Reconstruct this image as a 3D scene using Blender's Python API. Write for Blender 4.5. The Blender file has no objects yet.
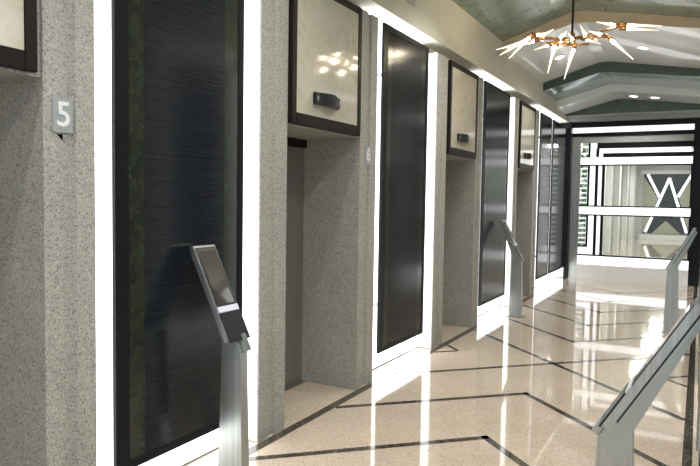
import bpy, bmesh, math, random
from mathutils import Vector, Matrix
random.seed(7)
S = bpy.context.scene
COL = S.collection
W = 2.5            # corridor width
YE = 14.1          # glass screen plane
YF = 31.0          # end of the far lobby

# ------------------------------------------------------------------ materials
def newmat(name):
    m = bpy.data.materials.new(name); m.use_nodes = True
    nt = m.node_tree; b = nt.nodes['Principled BSDF']
    return m, nt, b
def N(nt, t, **kw):
    n = nt.nodes.new(t)
    for k, v in kw.items(): setattr(n, k, v)
    return n
def c4(c): return (c[0], c[1], c[2], 1)
def plain(name, col, rough=.5, metal=0, coat=0, spec=.5, emit=None, es=0, var=.04, scale=6):
    m, nt, b = newmat(name)
    tc = N(nt, 'ShaderNodeTexCoord'); no = N(nt, 'ShaderNodeTexNoise')
    no.inputs['Scale'].default_value = scale; no.inputs['Detail'].default_value = 5
    nt.links.new(tc.outputs['Object'], no.inputs['Vector'])
    r = N(nt, 'ShaderNodeValToRGB')
    r.color_ramp.elements[0].position = .3; r.color_ramp.elements[1].position = .7
    r.color_ramp.elements[0].color = c4([max(0, x*(1-var)) for x in col])
    r.color_ramp.elements[1].color = c4([min(1, x*(1+var)) for x in col])
    nt.links.new(no.outputs['Fac'], r.inputs['Fac']); nt.links.new(r.outputs['Color'], b.inputs['Base Color'])
    b.inputs['Roughness'].default_value = rough; b.inputs['Metallic'].default_value = metal
    b.inputs['Coat Weight'].default_value = coat; b.inputs['Coat Roughness'].default_value = .03
    b.inputs['Specular IOR Level'].default_value = spec
    if emit:
        b.inputs['Emission Color'].default_value = c4(emit); b.inputs['Emission Strength'].default_value = es
    return m
def speckle(name, base, dark, light, scale, rough, coat=0, big=.05, bump=0, amt=(.2, .24)):
    m, nt, b = newmat(name); L = nt.links.new
    tc = N(nt, 'ShaderNodeTexCoord')
    v = N(nt, 'ShaderNodeTexVoronoi'); v.inputs['Scale'].default_value = scale
    L(tc.outputs['Object'], v.inputs['Vector'])
    sep = N(nt, 'ShaderNodeSeparateColor'); L(v.outputs['Color'], sep.inputs[0])
    r = N(nt, 'ShaderNodeValToRGB'); e = r.color_ramp.elements
    e[0].position = 0; e[0].color = c4(dark); e[1].position = 1; e[1].color = c4(light)
    a = e.new(.10); a.color = c4(dark); a = e.new(.16); a.color = c4([x*.93 for x in base])
    a = e.new(.5); a.color = c4(base); a = e.new(.8); a.color = c4([x*1.06 for x in base]); a = e.new(.93); a.color = c4(light)
    L(sep.outputs[0], r.inputs['Fac'])
    no = N(nt, 'ShaderNodeTexNoise'); no.inputs['Scale'].default_value = 2.2; no.inputs['Detail'].default_value = 6
    L(tc.outputs['Object'], no.inputs['Vector'])
    mp = N(nt, 'ShaderNodeMapRange'); mp.inputs['To Min'].default_value = 1-big; mp.inputs['To Max'].default_value = 1+big
    mp.inputs['From Min'].default_value = .3; mp.inputs['From Max'].default_value = .7
    L(no.outputs['Fac'], mp.inputs['Value'])
    mx = N(nt, 'ShaderNodeVectorMath', operation='SCALE'); L(r.outputs['Color'], mx.inputs[0]); L(mp.outputs[0], mx.inputs['Scale'])
    L(mx.outputs[0], b.inputs['Base Color'])
    b.inputs['Roughness'].default_value = rough; b.inputs['Coat Weight'].default_value = coat; b.inputs['Coat Roughness'].default_value = .02
    if bump:
        bp = N(nt, 'ShaderNodeBump'); bp.inputs['Strength'].default_value = bump; bp.inputs['Distance'].default_value = .004
        L(sep.outputs[1], bp.inputs['Height']); L(bp.outputs[0], b.inputs['Normal'])
    return m
def grain(name, c0, c1, vec, rough, metal=0, coat=0, spec=.5):
    m, nt, b = newmat(name); L = nt.links.new
    tc = N(nt, 'ShaderNodeTexCoord'); mpg = N(nt, 'ShaderNodeMapping'); mpg.inputs['Scale'].default_value = vec
    L(tc.outputs['Object'], mpg.inputs['Vector'])
    no = N(nt, 'ShaderNodeTexNoise'); no.inputs['Scale'].default_value = 1; no.inputs['Detail'].default_value = 8; no.inputs['Distortion'].default_value = .3
    L(mpg.outputs[0], no.inputs['Vector'])
    r = N(nt, 'ShaderNodeValToRGB'); r.color_ramp.elements[0].position = .35; r.color_ramp.elements[1].position = .7
    r.color_ramp.elements[0].color = c4(c0); r.color_ramp.elements[1].color = c4(c1)
    L(no.outputs['Fac'], r.inputs['Fac']); L(r.outputs['Color'], b.inputs['Base Color'])
    b.inputs['Roughness'].default_value = rough; b.inputs['Metallic'].default_value = metal
    b.inputs['Coat Weight'].default_value = coat; b.inputs['Coat Roughness'].default_value = .05
    b.inputs['Specular IOR Level'].default_value = spec
    return m
def marble(name, cols, scale, rough, coat=0):
    m, nt, b = newmat(name); L = nt.links.new
    tc = N(nt, 'ShaderNodeTexCoord'); no = N(nt, 'ShaderNodeTexNoise'); no.inputs['Scale'].default_value = scale
    no.inputs['Detail'].default_value = 9; no.inputs['Distortion'].default_value = 1.6; no.inputs['Roughness'].default_value = .65
    L(tc.outputs['Object'], no.inputs['Vector'])
    r = N(nt, 'ShaderNodeValToRGB'); e = r.color_ramp.elements
    e[0].position = .3; e[0].color = c4(cols[0]); e[1].position = .78; e[1].color = c4(cols[-1])
    for i, c in enumerate(cols[1:-1]): 
        a = e.new(.3+.48*(i+1)/(len(cols)-1)); a.color = c4(c)
    L(no.outputs['Fac'], r.inputs['Fac']); L(r.outputs['Color'], b.inputs['Base Color'])
    b.inputs['Roughness'].default_value = rough; b.inputs['Coat Weight'].default_value = coat; b.inputs['Coat Roughness'].default_value = .03
    return m
M = {}
M['terrazzo'] = speckle('terrazzo_wall', (.34,.335,.30), (.20,.195,.175), (.44,.435,.39), 150, .55, big=.06, bump=.15)
M['floor'] = speckle('terrazzo_floor', (.61,.505,.395), (.45,.37,.29), (.66,.58,.48), 130, .07, coat=.5, big=.05)
M['inlay'] = speckle('dark_inlay', (.05,.04,.03), (.012,.01,.01), (.2,.17,.14), 120, .10, coat=.5)
M['wood'] = grain('dark_veneer', (.008,.010,.013), (.014,.017,.021), (3, 1.2, 75), .16, coat=0, spec=.3)
M['marble'] = marble('green_marble', [(.003,.006,.005), (.006,.012,.010), (.022,.024,.012), (.006,.026,.022), (.30,.32,.22)], 9, .14, 0)
M['black'] = plain('black_lacquer', (.008,.009,.011), .35, spec=.15)
M['bronze'] = plain('dark_bronze', (.013,.010,.009), .42, spec=.18)
M['onyx'] = marble('cream_onyx', [(.40,.38,.30), (.50,.47,.37), (.55,.52,.43), (.46,.43,.33), (.60,.58,.50)], 2.6, .08, .2)
M['glow'] = plain('backlight', (.9,.9,.9), .6, emit=(.95,.98,1), es=2.6)
M['glowdim'] = plain('backlight_dim', (.9,.9,.9), .6, emit=(.95,.98,1), es=1.0)
M['reveal'] = plain('reveal_bounce_glow', (.85,.86,.86), .5, emit=(.95,.98,1), es=.7)  # emission stands in for backlight bouncing off the white niche sides
M['band'] = plain('self_lit_white', (.85,.86,.86), .3, emit=(.95,.98,1), es=.85)  # backlit bands; also a stand-in glow on plinth, slats and wall bars
M['white'] = plain('white_paint', (.82,.82,.80), .5)
M['paleband'] = plain('pale_grey_lacquer', (.52,.56,.54), .3)
M['cream'] = plain('cream_plaster', (.63,.61,.51), .7, var=.03, scale=2)
M['green'] = marble('green_metal_plaster', [(.09,.13,.10), (.14,.19,.145), (.19,.235,.18), (.16,.22,.185), (.28,.32,.25)], 4.5, .22, .3)
M['teal'] = marble('teal_metal_plaster', [(.11,.17,.16), (.16,.23,.22), (.20,.27,.255), (.17,.25,.24), (.28,.34,.32)], 4, .15, .4)
M['silver'] = plain('pearl_plaster', (.86,.86,.83), .14, coat=.5, var=.05, scale=2)
M['tan'] = plain('tan_edge', (.60,.50,.36), .5)
M['dgreen'] = plain('deep_green_edge', (.045,.075,.06), .35, var=.2)
M['soffit'] = plain('grey_soffit', (.36,.37,.36), .35)
M['steel'] = grain('brushed_steel', (.36,.38,.37), (.48,.50,.49), (60, 60, 1.2), .30, metal=.9)
M['doorsteel'] = grain('door_steel', (.36,.35,.33), (.47,.46,.44), (80, 80, 1), .32, metal=.85)
M['steelpale'] = plain('pale_steel', (.38,.41,.39), .28, metal=.85)
M['screen'] = plain('screen_glass', (.05,.045,.04), .06, coat=.8)
M['plastic'] = plain('black_plastic', (.014,.015,.018), .3)
M['palebar'] = plain('pale_lavender_bar', (.68,.68,.78), .35)
M['plaque'] = plain('grey_plaque', (.36,.40,.41), .35, metal=.2)
M['digit'] = plain('white_digit', (.74,.75,.74), .4)
M['lens'] = plain('grey_lens', (.28,.28,.27), .2)
M['brass'] = plain('aged_brass', (.34,.17,.06), .28, metal=.95)
M['tube'] = plain('lit_glass_tube', (.9,.85,.75), .15, emit=(1,.86,.62), es=.7)
M['bulb'] = plain('lit_bulb', (1,.95,.85), .3, emit=(1,.85,.62), es=60)
M['lamp'] = plain('downlight_lens', (1,1,1), .4, emit=(1,.96,.88), es=6)
M['khaki'] = plain('khaki_panel', (.36,.36,.26), .35)
M['leaf'] = plain('leaf_green', (.06,.25,.05), .5, var=.5, scale=20)
M['pot'] = plain('grey_pot', (.25,.25,.25), .5)
M['farwall'] = plain('pale_blue_glass_wall', (.20,.235,.24), .2, coat=.3)
M['vent'] = plain('grey_vent', (.42,.41,.37), .5)
def glass():
    m = bpy.data.materials.new('clear_glass'); m.use_nodes = True; nt = m.node_tree
    for n in list(nt.nodes): nt.nodes.remove(n)
    o = N(nt,'ShaderNodeOutputMaterial'); mix = N(nt,'ShaderNodeMixShader'); t = N(nt,'ShaderNodeBsdfTransparent'); g = N(nt,'ShaderNodeBsdfGlossy')
    g.inputs['Roughness'].default_value = .02; t.inputs['Color'].default_value = (.93,.95,.94,1)
    f = N(nt,'ShaderNodeFresnel'); f.inputs['IOR'].default_value = 1.45
    nt.links.new(f.outputs[0], mix.inputs[0]); nt.links.new(t.outputs[0], mix.inputs[1]); nt.links.new(g.outputs[0], mix.inputs[2]); nt.links.new(mix.outputs[0], o.inputs[0])
    return m
M['glass'] = glass()

# ------------------------------------------------------------------ helpers
class MB:
    def __init__(s): s.bm = bmesh.new(); s.mats = []
    def mi(s, m):
        if m not in s.mats: s.mats.append(m)
        return s.mats.index(m)
    def face(s, pts, m):
        f = s.bm.faces.new([s.bm.verts.new(p) for p in pts]); f.material_index = s.mi(m); return f
    def box(s, x0, x1, y0, y1, z0, z1, m, bev=0):
        t = bmesh.new()
        bmesh.ops.create_cube(t, size=1)
        for v in t.verts: v.co = Vector(((x0+x1)/2+v.co.x*(x1-x0), (y0+y1)/2+v.co.y*(y1-y0), (z0+z1)/2+v.co.z*(z1-z0)))
        if bev: bmesh.ops.bevel(t, geom=list(t.edges), offset=bev, segments=2, affect='EDGES', clamp_overlap=True)
        s.merge(t, m); return s
    def merge(s, t, m):
        i = s.mi(m); mp = {}
        for v in t.verts: mp[v] = s.bm.verts.new(v.co)
        for f in t.faces:
            try: g = s.bm.faces.new([mp[v] for v in f.verts]); g.material_index = i; g.smooth = f.smooth
            except ValueError: pass
        t.free()
    def prism(s, poly, axis, a, b, m, bev=0, endmat=None):
        # poly: 2-D points in the other two axes (order xyz without axis)
        def p3(q, t):
            q = list(q); q.insert(axis, t); return q
        t = bmesh.new()
        A = [t.verts.new(p3(q, a)) for q in poly]; B = [t.verts.new(p3(q, b)) for q in poly]
        n = len(poly)
        t.faces.new(A); t.faces.new(list(reversed(B)))
        for i in range(n): t.faces.new([A[i], B[i], B[(i+1) % n], A[(i+1) % n]])
        bmesh.ops.recalc_face_normals(t, faces=t.faces)
        if bev: bmesh.ops.bevel(t, geom=list(t.edges), offset=bev, segments=2, affect='EDGES', clamp_overlap=True)
        if endmat:
            j = s.mi(endmat); i = s.mi(m); mp = {}
            for v in t.verts: mp[v] = s.bm.verts.new(v.co)
            for f in t.faces:
                g = s.bm.faces.new([mp[v] for v in f.verts])
                ends = all(abs(v.co[axis]-a) < 1e-6 for v in f.verts)
                g.material_index = j if ends else i
            t.free()
        else: s.merge(t, m)
        return s
    def rod(s, p0, p1, r0, r1, m, n=12):
        p0 = Vector(p0); p1 = Vector(p1); d = p1-p0; L = d.length
        t = bmesh.new()
        bmesh.ops.create_cone(t, cap_ends=True, segments=n, radius1=r0, radius2=r1, depth=L)
        q = d.to_track_quat('Z', 'Y').to_matrix().to_4x4()
        bmesh.ops.transform(t, matrix=Matrix.Translation((p0+p1)/2) @ q, verts=t.verts)
        for f in t.faces: f.smooth = len(f.verts) == 4
        s.merge(t, m); return s
    def ball(s, c, r, m):
        t = bmesh.new(); bmesh.ops.create_uvsphere(t, u_segments=12, v_segments=8, radius=r)
        bmesh.ops.translate(t, vec=c, verts=t.verts)
        for f in t.faces: f.smooth = True
        s.merge(t, m); return s
    def build(s, name, parent=None, kind=None, label=None, cat=None, group=None, loc=None):
        bmesh.ops.recalc_face_normals(s.bm, faces=s.bm.faces)
        me = bpy.data.meshes.new(name); s.bm.to_mesh(me); s.bm.free()
        for m in s.mats: me.materials.append(m if not isinstance(m, str) else M[m])
        o = bpy.data.objects.new(name, me); COL.objects.link(o)
        if parent: o.parent = parent
        if loc: o.location = loc
        tag(o, label, cat, group, kind)
        return o
def tag(o, label=None, cat=None, group=None, kind=None):
    if kind: o['kind'] = kind
    if label: o['label'] = label
    if cat: o['category'] = cat
    if group: o['group'] = group
def thing(name, loc, label=None, cat=None, group=None, kind=None):
    o = bpy.data.objects.new(name, None); COL.objects.link(o); o.location = loc; o.empty_display_size = .1
    tag(o, label, cat, group, kind); return o
def copy_tree(o, parent=None):
    c = o.copy(); COL.objects.link(c)
    if parent: c.parent = parent
    for ch in list(o.children): copy_tree(ch, c)
    return c
def text_mesh(ch, size, depth):
    cu = bpy.data.curves.new('digit', 'FONT'); cu.body = ch; cu.size = size; cu.extrude = depth; cu.align_x = 'CENTER'; cu.align_y = 'CENTER'
    cu.offset = size*.012
    o = bpy.data.objects.new('digit_tmp', cu); COL.objects.link(o)
    me = bpy.data.meshes.new_from_object(o.evaluated_get(bpy.context.evaluated_depsgraph_get()))
    bpy.data.objects.remove(o); return me

# ------------------------------------------------------------------ wall layout (y along the corridor)
PIL = [(.40,.66), (1.775,2.04), (3.305,3.605), (4.655,4.955), (6.37,6.68), (7.72,7.975), (9.58,9.80), (10.85,11.2)]
REC = [(.66,1.775), (3.605,4.655), (6.68,7.72), (9.80,10.85)]
NIC = [(2.04,3.305), (4.955,6.37), (7.975,9.58), (11.2,13.92)]
PAN = [(2.155,3.135), (5.075,6.115), (8.05,9.28), (11.33,12.28), (12.40,13.88)]
ZP, ZF, DN, DR, ZL = 3.13, 3.24, .17, .56, 2.09   # pillar top, fascia bottom, niche depth, recess depth, lintel
def sx(side, x): return x if side == 'left' else W-x
def bx(mb, side, x0, x1, *a, **k):
    a0, a1 = sorted((sx(side, x0), sx(side, x1))); mb.box(a0, a1, *a, **k)

# floor, with the dark inlay laid flush into it
f = MB()
f.face([(-1.0,-4,0), (4.5,-4,0), (4.5,YF+1,0), (-1.0,YF+1,0)], 'floor')
zi = .0012
def strip(p, q, w=.055):
    p = Vector((*p, zi)); q = Vector((*q, zi)); d = (q-p).normalized(); n = Vector((-d.y, d.x, 0))*w/2
    f.face([p-n, q-n, q+n, p+n], 'inlay')
f.face([(.005,-3,zi), (.075,-3,zi), (.075,YE-.05,zi), (.005,YE-.05,zi)], 'inlay')
f.face([(W-.075,-3,zi), (W-.02,-3,zi), (W-.02,YE-.05,zi), (W-.075,YE-.05,zi)], 'inlay')
XC, YX, H = 1.25, 6.45, 1.175
strip((XC-H, YX-H), (XC+H, YX+H)); strip((XC-H, YX+H), (XC+H, YX-H))
zi = .0016
for k in range(1, 7):
    ya = YX-1.14*k
    strip((XC-H, ya-H*.96), (XC+.02, ya+.02)); strip((XC+H, ya-H*.96), (XC-.02, ya+.02))
for k in range(1, 7):
    ya = YX+1.13*k
    if ya+H < YE:
        strip((XC-H, ya+H), (XC+.02, ya-.02)); strip((XC+H, ya+H), (XC-.02, ya-.02))
for s in (-1, 1):
    xb = XC+s*H; xa = XC+s*(H-.19)
    strip((xb, YX-.2), (xa, YX), .04); strip((xb, YX+.2), (xa, YX), .04)
f.build('floor', kind='structure')

def fluted(y0, y1, x0=-DR, x1=0):
    w = y1-y0; g = .018
    p = [(x0, y0), (x1, y0), (x1, y0+w*.36), (x1-g, y0+w*.40), (x1-g, y0+w*.58), (x1, y0+w*.62), (x1, y1), (x0, y1)]
    return p
trims = [1]
def trim(mb):
    trims[0] += 1; return mb.build('trim_%d' % trims[0], kind='structure')
def build_wall(side):
    nm = 'wall_'+side; y_start = -.5 if side == 'left' else 1.7; ya = -3 if side == 'left' else 1.76
    m = MB(); bx(m, side, -DR, 0, ya, YE+.05, ZF, 4.35, 'cream'); m.build(nm, kind='structure')     # cream fascia
    for y0, y1 in PIL:
        if y1 < y_start: continue
        p = MB(); p.prism([(sx(side, x), y) for x, y in fluted(y0, y1)], 2, 0, ZP, 'terrazzo'); p.build(nm, kind='structure')
    if side == 'left':
        m = MB(); bx(m, side, -DR, 0, -3, .399, 0, ZP, 'terrazzo'); m.build(nm, kind='structure')
    for y0, y1 in REC:
        if y1 < y_start+.3: continue
        m = MB(); bx(m, side, -DR, -.012, y0, y1, ZL, ZP, 'terrazzo'); m.build(nm, kind='structure')  # lintel block
        m = MB(); bx(m, side, -DR-.09, -DR-.06, y0-.05, y1+.05, 0, ZL, 'terrazzo'); m.build(nm, kind='structure')
    for y0, y1 in NIC:
        m = MB(); bx(m, side, -DR, -DN-.01, y0, y1, 0, ZP, 'white'); m.build(nm, kind='structure')
        for a, b in ((y0, y0+.003), (y1-.003, y1)):
            m = MB(); bx(m, side, -DN+.008, -.012, a, b, .012, ZP, 'reveal'); trim(m)  # white niche side, bounced light built in as glow
    m = MB(); bx(m, side, -DR, -DN-.01, ya, 14.0, ZP, ZF, 'white'); trim(m)
    for (y0, y1) in PAN:
        hw = (y1-y0)/2; yc = (y0+y1)/2; m = MB()
        for yy in (-hw*.6, hw*.6):
            for zz in (.62, 2.72): m.rod((sx(side, -.0225), yc+yy, zz), (sx(side, -DN+.0065), yc+yy, zz), .015, .015, 'steelpale')
        trim(m)
build_wall('left'); build_wall('right')

# elevator doors in the recesses
nd = 0
for side in ('left', 'right'):
    for y0, y1 in REC:
        if side == 'right' and y0 < 1.7: continue
        nd += 1
        d = thing('door_%d' % nd, (sx(side, -DR+.02), (y0+y1)/2, 0), kind='structure')
        s = 1 if side == 'left' else -1; hw = (y1-y0)/2
        def bb(mb, x0, x1, *a, **k): mb.box(min(s*x0, s*x1), max(s*x0, s*x1), *a, **k)
        m = MB(); bb(m, -.05, .0, -hw+.001, -.003, .004, ZL-.07, 'doorsteel'); m.build('door_leaf', d)
        m = MB(); bb(m, -.05, .0, .003, hw-.001, .004, ZL-.07, 'doorsteel'); m.build('door_leaf', d)
        m = MB(); bb(m, -.05, .03, -hw+.001, hw-.001, ZL-.07, ZL-.001, 'bronze'); m.build('door_header', d)
        m = MB(); bb(m, .0, .06, -hw+.001, hw-.001, .0005, .004, 'doorsteel'); m.build('door_sill', d)

# backlights
lbl = ['white glowing backlight around the nearest large dark panel', 'white glowing backlight around the second dark panel, left of the second cream transom',
       'white glowing backlight around the third dark panel behind the small steel kiosk', 'white glowing backlight behind the far pair of dark panels by the glass screen']
lbr = ['white glowing backlight on the right wall across from the nearest dark panel', 'white glowing backlight on the right wall across from the second dark panel',
       'white glowing backlight on the right wall across from the third dark panel', 'white glowing backlight on the right wall by the glass screen']
for side in ('left', 'right'):
    for i, (y0, y1) in enumerate(NIC):
        m = MB(); s = 1 if side == 'left' else -1
        hw = (y1-y0)/2-.006
        m.box(*sorted((0, s*.012)), -hw, hw, .012, ZF-.012, 'glow' if side == 'left' else 'glowdim')
        r = thing('backlight_panel', (sx(side, -DN-.006), (y0+y1)/2, 0), (lbl if side == 'left' else lbr)[i], 'light panel', 'backlights behind the dark panels')
        m.build('diffuser', r)
        m = MB(); m.box(*sorted((0, s*.012)), -hw, hw, .0, .012, 'steelpale'); m.build('bottom_channel', r)

# dark wall panels
pl = ['large dark wood panel with green marble edge strips behind the nearest kiosk', 'dark wood panel between the first and second cream transoms, left of its white glow',
      'dark glossy panel between the second and third cream transoms mirroring a kiosk', 'narrow dark panel just beyond the third cream transom', 'last dark panel before the glass screen']
pr = ['dark panel on the right wall facing the nearest dark panel', 'dark panel on the right wall facing the second dark panel', 'dark panel on the right wall facing the third dark panel',
      'narrow dark panel on the far right wall', 'last dark panel of the right wall before the glass screen']
def dark_panel(side, y0, y1, label):
    s = 1 if side == 'left' else -1
    r = thing('wall_panel', (sx(side, 0), (y0+y1)/2, .22), label, 'wall panel', 'dark panels along the %s wall' % side)
    hw = (y1-y0)/2; h = ZP-.005-.22
    def bb(mb, x0, x1, *a, **k): mb.box(min(s*x0, s*x1), max(s*x0, s*x1), *a, **k)
    k = min(1, hw/.5); t = .045; fl = .088*k; frr = .052*k; th = -.022
    m = MB()
    bb(m, th, 0, -hw, -hw+fl, 0, h, 'black'); bb(m, th, 0, hw-frr, hw, 0, h, 'black')
    bb(m, th, 0, -hw+fl, hw-frr, 0, t, 'black'); bb(m, th, 0, -hw+fl, hw-frr, h-t, h, 'black')
    m.build('frame', r)
    a = -hw+fl+.001; b = hw-frr-.001; ml = .105*k; mr = .125*k
    m = MB(); bb(m, th+.001, -.004, a, a+ml, t, h-t, 'marble'); m.build('marble_strip', r)
    m = MB(); bb(m, th+.001, -.004, b-mr, b, t, h-t, 'marble'); m.build('marble_strip', r)
    m = MB(); bb(m, th+.001, -.003, a+ml, b-mr, t, h-t, 'wood'); m.build('veneer', r)
for i, (y0, y1) in enumerate(PAN):
    dark_panel('left', y0, y1, pl[i]); dark_panel('right', y0, y1, pr[i])

# framed cream transoms over the elevator doors
tl = ['framed cream stone transom cut by the left edge of the picture', 'large framed cream stone transom above the nearest visible elevator recess',
      'framed cream stone transom between the second and third dark panels', 'small far framed transom beyond the third dark panel']
tr = ['framed transom on the right wall facing the second elevator recess', 'framed transom on the right wall between its dark panels', 'framed far transom on the right wall']
def transom(side, y0, y1, label):
    s = 1 if side == 'left' else -1
    z0 = 2.10; y0 += .016; y1 -= .038
    r = thing('transom_panel', (sx(side, -.01), (y0+y1)/2, z0), label, 'transom', 'framed transoms above the elevator doors')
    hw = (y1-y0)/2; h = ZP-.012-z0+.0
    def bb(mb, x0, x1, *a, **k): mb.box(min(s*x0, s*x1), max(s*x0, s*x1), *a, **k)
    m = MB(); t = .06
    for a in ((-hw, -hw+t, 0, h), (hw-t, hw, 0, h), (-hw+t, hw-t, 0, t+.02), (-hw+t, hw-t, h-t, h)): bb(m, 0, .036, *a, 'bronze', bev=.004)
    m.build('frame', r)
    m = MB(); bb(m, 0, .032, -hw+t, hw-t, t+.02, h-t, 'onyx'); m.build('stone_panel', r)
def lantern(side, yc, label):
    s = 1 if side == 'left' else -1
    r = thing('hall_lantern', (sx(side, .0225), yc, 2.305), label, 'indicator', 'black hall lanterns on the cream transoms')
    n = 10; hw = .175
    m = MB()
    plan = [(0, -hw), (.028, -hw)]
    for i in range(n+1):
        a = i/n; y = -hw*.72+1.44*hw*a; plan.append((.034+.045*math.sin(math.pi*a), y))
    plan += [(.028, hw), (0, hw)]
    m.prism([(s*x, y) for x, y in plan], 2, -.042, .042, 'plastic', bev=.006); m.build('housing', r)
    for q in (-1, 1):
        m = MB()
        m.box(*sorted((s*.02, s*.0345)), min(q*hw*.93, q*hw*.80), max(q*hw*.93, q*hw*.80), -.016, .016, 'lens', bev=.003); m.build('arrow_lens', r)
for i, (y0, y1) in enumerate(REC):
    transom('left', y0, y1, tl[i])
    if i: transom('right', y0, y1, tr[i-1])
ll = ['black bowed hall lantern on the large near cream transom', 'small black hall lantern on the second cream transom', 'tiny black hall lantern on the farthest cream transom']
for i, (y0, y1) in enumerate(REC[1:]): lantern('left', (y0+y1)/2-.07, ll[i])

# plaques on the pillars
for i, (yc, zc, ch, lab) in enumerate([(1.868, 1.94, '5', 'small grey plaque with a white 5 on the nearest pillar'), (4.795, 1.96, '6', 'small grey plaque with a pale 6 on the pillar before the second dark panel'),
                           (7.86, 2.0, '', 'tiny pale plaque on the pillar before the third dark panel')]):
    r = thing('number_plaque', (-.012, yc, zc-.08), lab, 'sign', 'number plaques on the pillars')
    m = MB(); m.box(0, .02, -.05, .05, .005, .155, 'plaque', bev=.002); m.build('plate', r)
    m = MB(); m.prism([(-.03, -.001), (.03, -.001), (0, -.028)], 0, .002, .012, 'plaque'); m.build('pointer', r)
    if ch:
        me = text_mesh(ch, .15, .002); me.materials.append(M['digit'])
        o = bpy.data.objects.new('numeral', me); COL.objects.link(o); o.parent = r
        o.rotation_euler = (math.pi/2, 0, math.pi/2); o.location = (.0215, 0, .08)

# small grey plate on the fascia
m = MB(); m.box(0, .012, -.12, .12, -.12, .12, 'vent', bev=.003)
for k in range(7): m.box(.012, .015, -.1, .1, -.095+k*.03, -.08+k*.03, 'vent')
m.build('vent_plate', loc=(.0, 5.6, 3.545), label='small square grey vent plate on the cream fascia above the second dark panel', cat='vent')

# ------------------------------------------------------------------ ceiling: five bands stepping down towards the glass screen
def prof(zl, zr_, zR, xr=.95): return [(0, zl), (xr-.05, zr_), (xr+.12, zr_), (W, zR)]
bands = [(-4, 8.8, prof(3.77, 4.06, 3.79), 'green', 'green'), (8.8, 11.4, prof(3.64, 3.91, 3.67), 'silver', 'tan'), (11.4, 12.6, prof(3.50, 3.74, 3.55), 'teal', 'dgreen'),
         (12.6, 13.55, prof(3.36, 3.60, 3.42, 1.0), 'silver', 'silver'), (13.55, YE+.05, prof(3.325, 3.335, 3.325, 1.05), 'soffit', 'dgreen')]
ce = MB()
for a, b, p, mt, em in bands:
    xr = W if a > 0 else W
    ce.prism(p+[(W, 4.34), (0, 4.34)], 1, a, b, mt, endmat=em)
ce.build('ceiling', kind='structure')
# end beam above the screen
m = MB(); m.box(0, W, YE-.25, YE+.05, 3.245, 3.33, 'soffit'); m.build('trim_1', kind='structure')

def zat(y, x):
    for a, b, p, _, _ in bands:
        if a <= y < b:
            for (x0, z0), (x1, z1) in zip(p, p[1:]):
                if x0 <= x <= x1: return z0+(z1-z0)*(x-x0)/(x1-x0), math.atan2(z1-z0, x1-x0)
dl = [(.5, 10.15, 'round ceiling downlight on the pale ceiling band, left of the chandelier stem'), (1.66, 10.1, 'round ceiling downlight on the pale ceiling band, right of the chandelier'),
      (1.66, 13.05, 'small round downlight on the far pale ceiling band, rightmost'), (1.3, 13.05, 'small round downlight on the far pale ceiling band, left of its twin'),
      (.6, 6.0, 'round ceiling downlight in the green ceiling, left side'), (1.9, 6.0, 'round ceiling downlight in the green ceiling, right side'),
      (.6, 3.0, 'round ceiling downlight in the near green ceiling, left side'), (1.9, 3.0, 'round ceiling downlight in the near green ceiling, right side'),
      (.6, .5, 'round ceiling downlight overhead, left side'), (1.9, .5, 'round ceiling downlight overhead, right side')]
for x, y, lab in dl:
    z, an = zat(y, x)
    r = thing('downlight', (x, y, z), lab, 'ceiling light', 'ceiling downlights'); r.rotation_euler = (0, -an, 0)
    t = MB()
    for k in range(24):
        a, b = 2*math.pi*k/24, 2*math.pi*(k+1)/24
        pts = [(math.cos(u)*rr, math.sin(u)*rr, zz) for u, rr, zz in ((a, .095, 0), (b, .095, 0), (b, .07, -.012), (a, .07, -.012))]
        t.face(pts, 'white')
    t.build('trim_ring', r)
    t = MB(); t.rod((0, 0, -.001), (0, 0, -.010), .07, .07, 'lamp', 24); t.build('lens', r)
    L = bpy.data.lights.new('downlight_lamp', 'SPOT'); L.energy = 115 if y < 8 else 85; L.color = (1, .97, .91); L.spot_size = 2.5; L.spot_blend = .9; L.shadow_soft_size = .07
    o = bpy.data.objects.new('downlight_lamp', L); COL.objects.link(o); o.parent = r; o.location = (0, 0, -.03)

# ------------------------------------------------------------------ chandelier
ch = thing('chandelier', (1.24, 6.93, 3.27), 'branching brass chandelier with lit tapered glass tubes hanging from the green ceiling', 'chandelier')
zc = zat(6.93, 1.24)[0]-3.27
m = MB(); m.rod((0, 0, 0), (0, 0, zc-.03), .012, .012, 'bronze'); m.build('stem', ch)
m = MB(); m.rod((0, 0, zc-.035), (0, 0, zc+.01), .07, .07, 'brass', 20); m.build('ceiling_cup', ch)
m = MB(); m.rod((0, 0, -.035), (0, 0, .05), .03, .03, 'brass'); m.ball((0, 0, -.04), .03, 'brass'); m.build('hub', ch)
def rot(deg): return Vector((math.cos(math.radians(deg)), math.sin(math.radians(deg)), 0))
cr = rot(-28.7+57.4)      # corridor axes only used for readability
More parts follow.
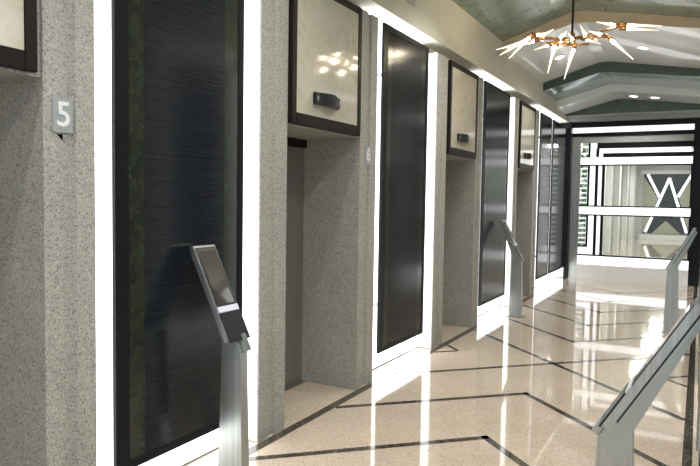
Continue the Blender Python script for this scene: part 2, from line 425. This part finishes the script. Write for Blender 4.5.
# arm: bearing (deg from +x), length, height at its end, tube bearings and tilts
arms = [(196, .40, .03, [(186, -12), (204, -30), (224, -46)], [(60, 20)]),
        (160, .42, .07, [(175, -8), (150, -3)], [(330, 12)]),
        (255, .36, -.10, [(258, -64)], [(70, 35)]),
        (285, .34, -.14, [(235, -70)], [(120, 40)]),
        (10, .46, .09, [(8, -6), (22, -5)], [(190, 15)]),
        (335, .40, -.06, [(338, -44)], [(150, 25)]),
        (80, .45, .10, [(90, 6), (65, 0)], [(260, 20)]),
        (120, .40, .04, [(115, 4), (135, 2)], [(300, 15)])]
for ang, L, z, tubes, backs in arms:
    e = rot(ang)*L+Vector((0, 0, z))
    m = MB(); m.rod((0, 0, 0), e, .010, .010, 'brass', 10); m.build('arm', ch)
    n = rot(ang+90)
    cb = MB(); cb.rod(e-n*.13, e+n*.13, .010, .010, 'brass', 10); cb.build('crossbar', ch)
    allt = [(t, k, .0) for k, t in enumerate(tubes)]+[(t, len(tubes)/2-.5, 1) for t in backs]
    for (b, tilt), k, back in allt:
        off = n*((k-(len(tubes)-1)/2)*.12) if not back else Vector()
        d = rot(b)*math.cos(math.radians(tilt))+Vector((0, 0, math.sin(math.radians(tilt))))
        p = e+off
        so = MB(); so.rod(p-d*.01, p+d*.055, .020, .024, 'brass', 12); so.build('socket', ch)
        bu = MB(); bu.rod(p+d*.05, p+d*.13, .014, .012, 'bulb', 10); bu.ball(p+d*.13, .012, 'bulb'); bo = bu.build('bulb', ch)
        tu = MB(); tu.rod(p+d*.11, p+d*(.37 if not back else .24), .0155, .004, 'tube', 12); tu.build('glass_tube', ch)

# ------------------------------------------------------------------ kiosks
def kiosk(side, sl, zt, fz=.77):
    s = 1 if side == 'left' else -1
    r = thing('touchscreen_kiosk', (0, 0, 0))
    P = lambda pts: [(s*x, z) for x, z in pts]
    fx = .352                       # front fold of the post
    m = MB()
    m.prism(P([(.20, .006), (.375, .006), (fx, fz), (.225, fz-.035)]), 1, -.032, .032, 'steel', bev=.003)
    m.build('post', r)
    u = Vector((-sl, 0, 1)).normalized(); nn = Vector((u.z, 0, -u.x))
    Lq = (zt-fz)/u.z-.03
    Q = lambda a, h: (fx+u.x*a+nn.x*h, fz+u.z*a+nn.z*h)
    m = MB()                                 # leaning neck, pointed where it wraps the post
    m.prism(P([(fx+.001, fz-.006), (.295, fz-.075), (.2245, fz-.035), Q(.10, -.085), Q(Lq, -.044), Q(Lq, -.013), Q(.0, -.0)]), 1, -.0345, .0345, 'steelpale', bev=.002)
    m.build('neck', r)
    b0 = Vector((Q(.075, .0)[0], 0, Q(.075, .0)[1])); Ls = (zt-b0.z)/u.z
    def slab(mb, a0, a1, y0, y1, h0, h1, mat, bev=0):
        pts = []
        for a, h in ((a0, h0), (a1, h0), (a1, h1), (a0, h1)):
            q = b0+u*a+nn*h; pts.append((s*q.x, q.z))
        mb.prism(pts, 1, y0, y1, mat, bev=bev)
    m = MB(); slab(m, 0, Ls, -.105, .07, -.012, .018, 'steel', .003); m.build('housing', r)
    m = MB(); slab(m, .19, Ls-.012, -.096, .061, .018, .021, 'plastic')
    bz = m.build('bezel', r)
    m = MB(); slab(m, .20, Ls-.035, -.084, .049, .021, .0225, 'screen'); m.build('screen', bz)
    m = MB(); slab(m, .155, .188, -.1, .065, .018, .024, 'palebar', .001); m.build('pale_bar', r)  # pale lavender strip between screen and card reader
    m = MB(); slab(m, -.012, .152, -.101, .066, .017, .026, 'plastic', .002); rd = m.build('card_reader', r)
    m = MB(); slab(m, -.078, .02, -.004, .034, .0005, .029, 'steelpale', .001); m.build('tongue', rd)
    m = MB(); slab(m, .03, Ls-.03, -.09, .055, -.030, -.020, 'steelpale', .001); m.build('back_plate', r)
    m = MB(); slab(m, .04, Ls-.04, -.085, .05, -.020, -.012, 'plastic'); m.build('gasket', r)
    m = MB(); m.box(*sorted((s*.17, s*.40)), -.06, .06, 0, .008, 'steel', bev=.002); m.build('base_plate', r)
    return r
KY, KF = 2.70, 8.80
k1 = kiosk('left', .505, 1.322); k1.location = (0, KY, 0); tag(k1, 'steel touchscreen kiosk before the nearest large dark panel', 'kiosk', 'touchscreen kiosks')
k2 = copy_tree(k1); k2.location = (0, KF, 0); tag(k2, 'small steel kiosk on the left before the third dark panel, leaning to the wall', 'kiosk', 'touchscreen kiosks')
k4 = kiosk('right', .60, 1.245, .69); k4.location = (W-.002, KY-.07, 0); tag(k4, 'steel kiosk at lower right seen side on, running out of the picture', 'kiosk', 'touchscreen kiosks')
k3 = kiosk('right', .54, 1.30); k3.location = (W-.012, KF, 0); tag(k3, 'small steel kiosk at right in front of the black post of the glass screen', 'kiosk', 'touchscreen kiosks')

# ------------------------------------------------------------------ glass screen closing the corridor
g = thing('glass_screen', (0, YE, 0), 'black framed glass screen with bright white bands closing the corridor', 'partition')
def part(name, rects, mat, d0=0, d1=.08, label=None, parent=g):
    m = MB()
    for x0, x1, z0, z1 in rects: m.box(x0, x1, d0, d1, z0, z1, mat)
    return m.build(name, parent, label=label)
XL, XR = .24, 2.31
part('post', [(-.165, .055, 0, 3.235)], 'black', -.175, .10)
part('steel_post', [(.065, .235, 0, 2.98)], 'steel', -.02, .08)
part('post', [(XR, W, 0, 3.14)], 'black', -.08, .10)
part('header', [(.06, W, 3.135, 3.24)], 'black', -.04, .1)
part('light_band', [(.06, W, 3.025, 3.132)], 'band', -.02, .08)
part('rail', [(.06, XR, 2.945, 3.022)], 'black', -.03, .1)
part('rail', [(XL, XR, 2.815, 2.942)], 'paleband', .0, .06)
fr = [(.56, XR, 2.70, 2.812), (.54, .595, 2.53, 2.70), (.675, XR, 2.515, 2.60), (.385, .425, 2.53, 2.812),
      (XL, XR, 2.345, 2.37), (XL, XR, 1.50, 1.525), (XL, XR, 1.315, 1.34), (XL, XR, .475, .505)]
for z0, z1 in ((1.525, 2.345), (.505, 1.315)):
    fr += [(.385, .425, z0 if z0 > 1 else .68, z1), (.535, .59, z0, z1), (.665, .715, z0, z1), (2.28, XR, z0, z1)]
fr += [(XL, .425, .655, .68)]
part('frame', fr, 'black', -.02, .08)
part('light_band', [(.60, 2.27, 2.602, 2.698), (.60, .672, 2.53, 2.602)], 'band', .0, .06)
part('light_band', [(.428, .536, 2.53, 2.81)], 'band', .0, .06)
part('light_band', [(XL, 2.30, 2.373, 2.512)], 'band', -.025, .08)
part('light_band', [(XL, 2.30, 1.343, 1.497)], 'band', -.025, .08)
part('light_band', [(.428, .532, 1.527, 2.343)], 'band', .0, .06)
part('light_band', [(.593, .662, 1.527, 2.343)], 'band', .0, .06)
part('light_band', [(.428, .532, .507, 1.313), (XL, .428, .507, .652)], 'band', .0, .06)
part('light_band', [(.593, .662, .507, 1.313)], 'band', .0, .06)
part('plinth', [(XL, XR, .30, .473)], 'band', -.05, .1)  # upper plinth given the bands' glow so it looks as white
part('plinth', [(XL, XR, .0, .298)], 'white', -.10, .1)
for z0, z1 in ((1.527, 2.343), (.507, 1.313)):
    part('glass_pane', [(.716, 2.279, z0, z1)], 'glass', .03, .038)
for z0, z1 in ((1.53, 2.34), (.69, 1.31), (2.54, 2.80)):
    n = int((z1-z0)/.095); st = (z1-z0)/n; poly = [(.383, z1), (.383, z0)]
    for k in range(n):
        zz = z0+(k+.5)*st; poly += [(.372, zz-.012), (XL, zz-.012), (XL, zz+.012), (.372, zz+.012)]
    sl = MB(); sl.prism(poly, 1, .02, .07, 'band')  # white slats brightened by emission, no lamp in them
    sl.build('louvre', g)

# plant behind the louvres
r = thing('potted_plant', (.30, YE+.42, 0), 'green leafy plant glimpsed behind the white louvres of the glass screen', 'plant')
m = MB(); m.rod((0, 0, 0), (0, 0, .4), .13, .17, 'pot', 20); m.build('pot', r)
m = MB(); m.rod((0, 0, .35), (0, 0, 2.3), .02, .01, 'leaf'); m.build('stem', r)
m = MB()
for k in range(420):
    z = random.uniform(.5, 2.75); a = random.uniform(0, 6.28); rr = random.uniform(.0, .17)
    p = Vector((rr*math.cos(a), rr*math.sin(a), z)); d = Vector((math.cos(a)*.6, math.sin(a)*.6, random.uniform(-.6, .8))).normalized()*random.uniform(.07, .13)
    q = d.cross(Vector((random.uniform(-1, 1), random.uniform(-1, 1), random.uniform(-1, 1)))).normalized()*.03
    m.face([p, p+d*.5+q, p+d, p+d*.5-q], 'leaf')
m.build('foliage', r)

# ------------------------------------------------------------------ the lobby beyond the glass
m = MB(); m.box(-.35, -.15, YE+.11, YF, 0, 3.3, 'farwall')
fw = m.build('wall_farleft', kind='structure')
for y0, y1 in ((15.6, 15.8), (18.0, 18.2), (20.0, 20.2), (21.6, 21.9), (23.9, 24.3), (26.6, 27.0), (29.4, 30.6)):
    m = MB(); m.box(-.15, .0, y0, y1, 0, 3.3, 'white'); m.build('pilaster', fw)
m = MB(); m.box(W, W+.2, YE+.11, YF, 0, 3.3, 'paleband'); m.build('wall_farright', kind='structure')
m = MB(); m.box(-.35, W+.2, YE+.05, YF+.2, 3.3, 3.4, 'silver'); m.build('ceiling_far', kind='structure')
m = MB(); m.box(-.35, W+.2, YF, YF+.2, 0, 3.3, 'paleband'); m.build('wall_far', kind='structure')
for y in (16.5, 20, 24, 28):  # fill lights added to brighten the far lobby
    r = thing('lobby_fill_light', (1.2, y, 3.3), 'added square fill light under the ceiling of the lobby behind the glass screen', 'ceiling light', 'added fill lights beyond the glass')
    m = MB(); m.box(-.3, .3, -.3, .3, -.03, 0, 'lamp'); m.build('diffuser', r)
    L = bpy.data.lights.new('lobby_fill', 'AREA'); L.size = .6; L.energy = 60; L.color = (1, .98, .93)
    o = bpy.data.objects.new('lobby_fill', L); COL.objects.link(o); o.parent = r; o.location = (0, 0, -.04)
# decorated end wall: white bars crossing over dark and khaki fields
ax0, ax1, az0, az1 = .25, 2.20, .26, 2.85
def A(p): return (ax0+(ax1-ax0)*p[0], az0+(az1-az0)*p[1])
r = thing('decorated_wall_panel', (0, YF, 0), 'decorated end wall behind the glass with white crossing bars over dark and khaki triangles', 'wall panel')
def pan(name, polys, mat, d):
    m = MB()
    for p in polys: m.prism([A(q) for q in p], 1, -d, -.001, mat)
    m.build(name, r)
pan('dark_field', [[(0, 0), (1, 0), (1, 1), (0, 1)]], 'black', .04)
pan('khaki_field', [[(0, .02), (0, .96), (.30, .60), (.06, .02)], [(1, .02), (.94, .02), (.72, .60), (1, .96)], [(.20, .0), (.78, .0), (.48, .22)]], 'khaki', .055)
def bar(p, q, w): 
    p = Vector(p); q = Vector(q); d = (q-p).normalized(); n = Vector((-d.y, d.x))*w/2
    return [tuple(p+n), tuple(p-n), tuple(q-n), tuple(q+n)]
pan('white_bar', [bar((.52, .93), (.07, .02), .055), bar((.52, .93), (.90, .02), .055)], 'band', .10)  # white bars made to glow so they look brightly lit
pan('white_bar', [bar((.08, 1), (.33, .62), .055), bar((.96, 1), (.70, .62), .055)], 'band', .09)  # same added glow as the long bars
pan('base_bar', [[(-.05, -.10), (1.03, -.10), (1.03, -.02), (-.05, -.02)]], 'white', .12)
pan('top_bar', [[(-.05, 1.0), (1.03, 1.0), (1.03, 1.06), (-.05, 1.06)]], 'white', .12)

# ------------------------------------------------------------------ world, camera
w = bpy.data.worlds.new('world'); S.world = w; w.use_nodes = True
bg = w.node_tree.nodes['Background']; bg.inputs['Color'].default_value = (.90, .95, 1, 1); bg.inputs['Strength'].default_value = 1.0

cd = bpy.data.cameras.new('camera'); cam = bpy.data.objects.new('camera', cd); COL.objects.link(cam)
cd.sensor_fit = 'HORIZONTAL'; cd.sensor_width = 36; cd.lens = 640/700*36; cd.clip_start = .02; cd.clip_end = 200
X = Vector((0.87744889, 0.47942046, 0.01547512)); Dn = Vector((0.03968646, -0.0404083, -0.99839479)); Fw = Vector((-0.47802556, 0.87665455, -0.05448272))
R = Matrix((X, -Dn, -Fw)).transposed()
cam.matrix_world = Matrix.Translation((2.45939, 0, 1.6)) @ R.to_4x4()
S.camera = cam
S.view_settings.view_transform = 'Standard'; S.view_settings.look = 'None'; S.view_settings.gamma = 1; S.view_settings.use_curve_mapping = False
S.view_settings.exposure = .38
S.cycles.use_denoising = True
S.cycles.max_bounces = 8
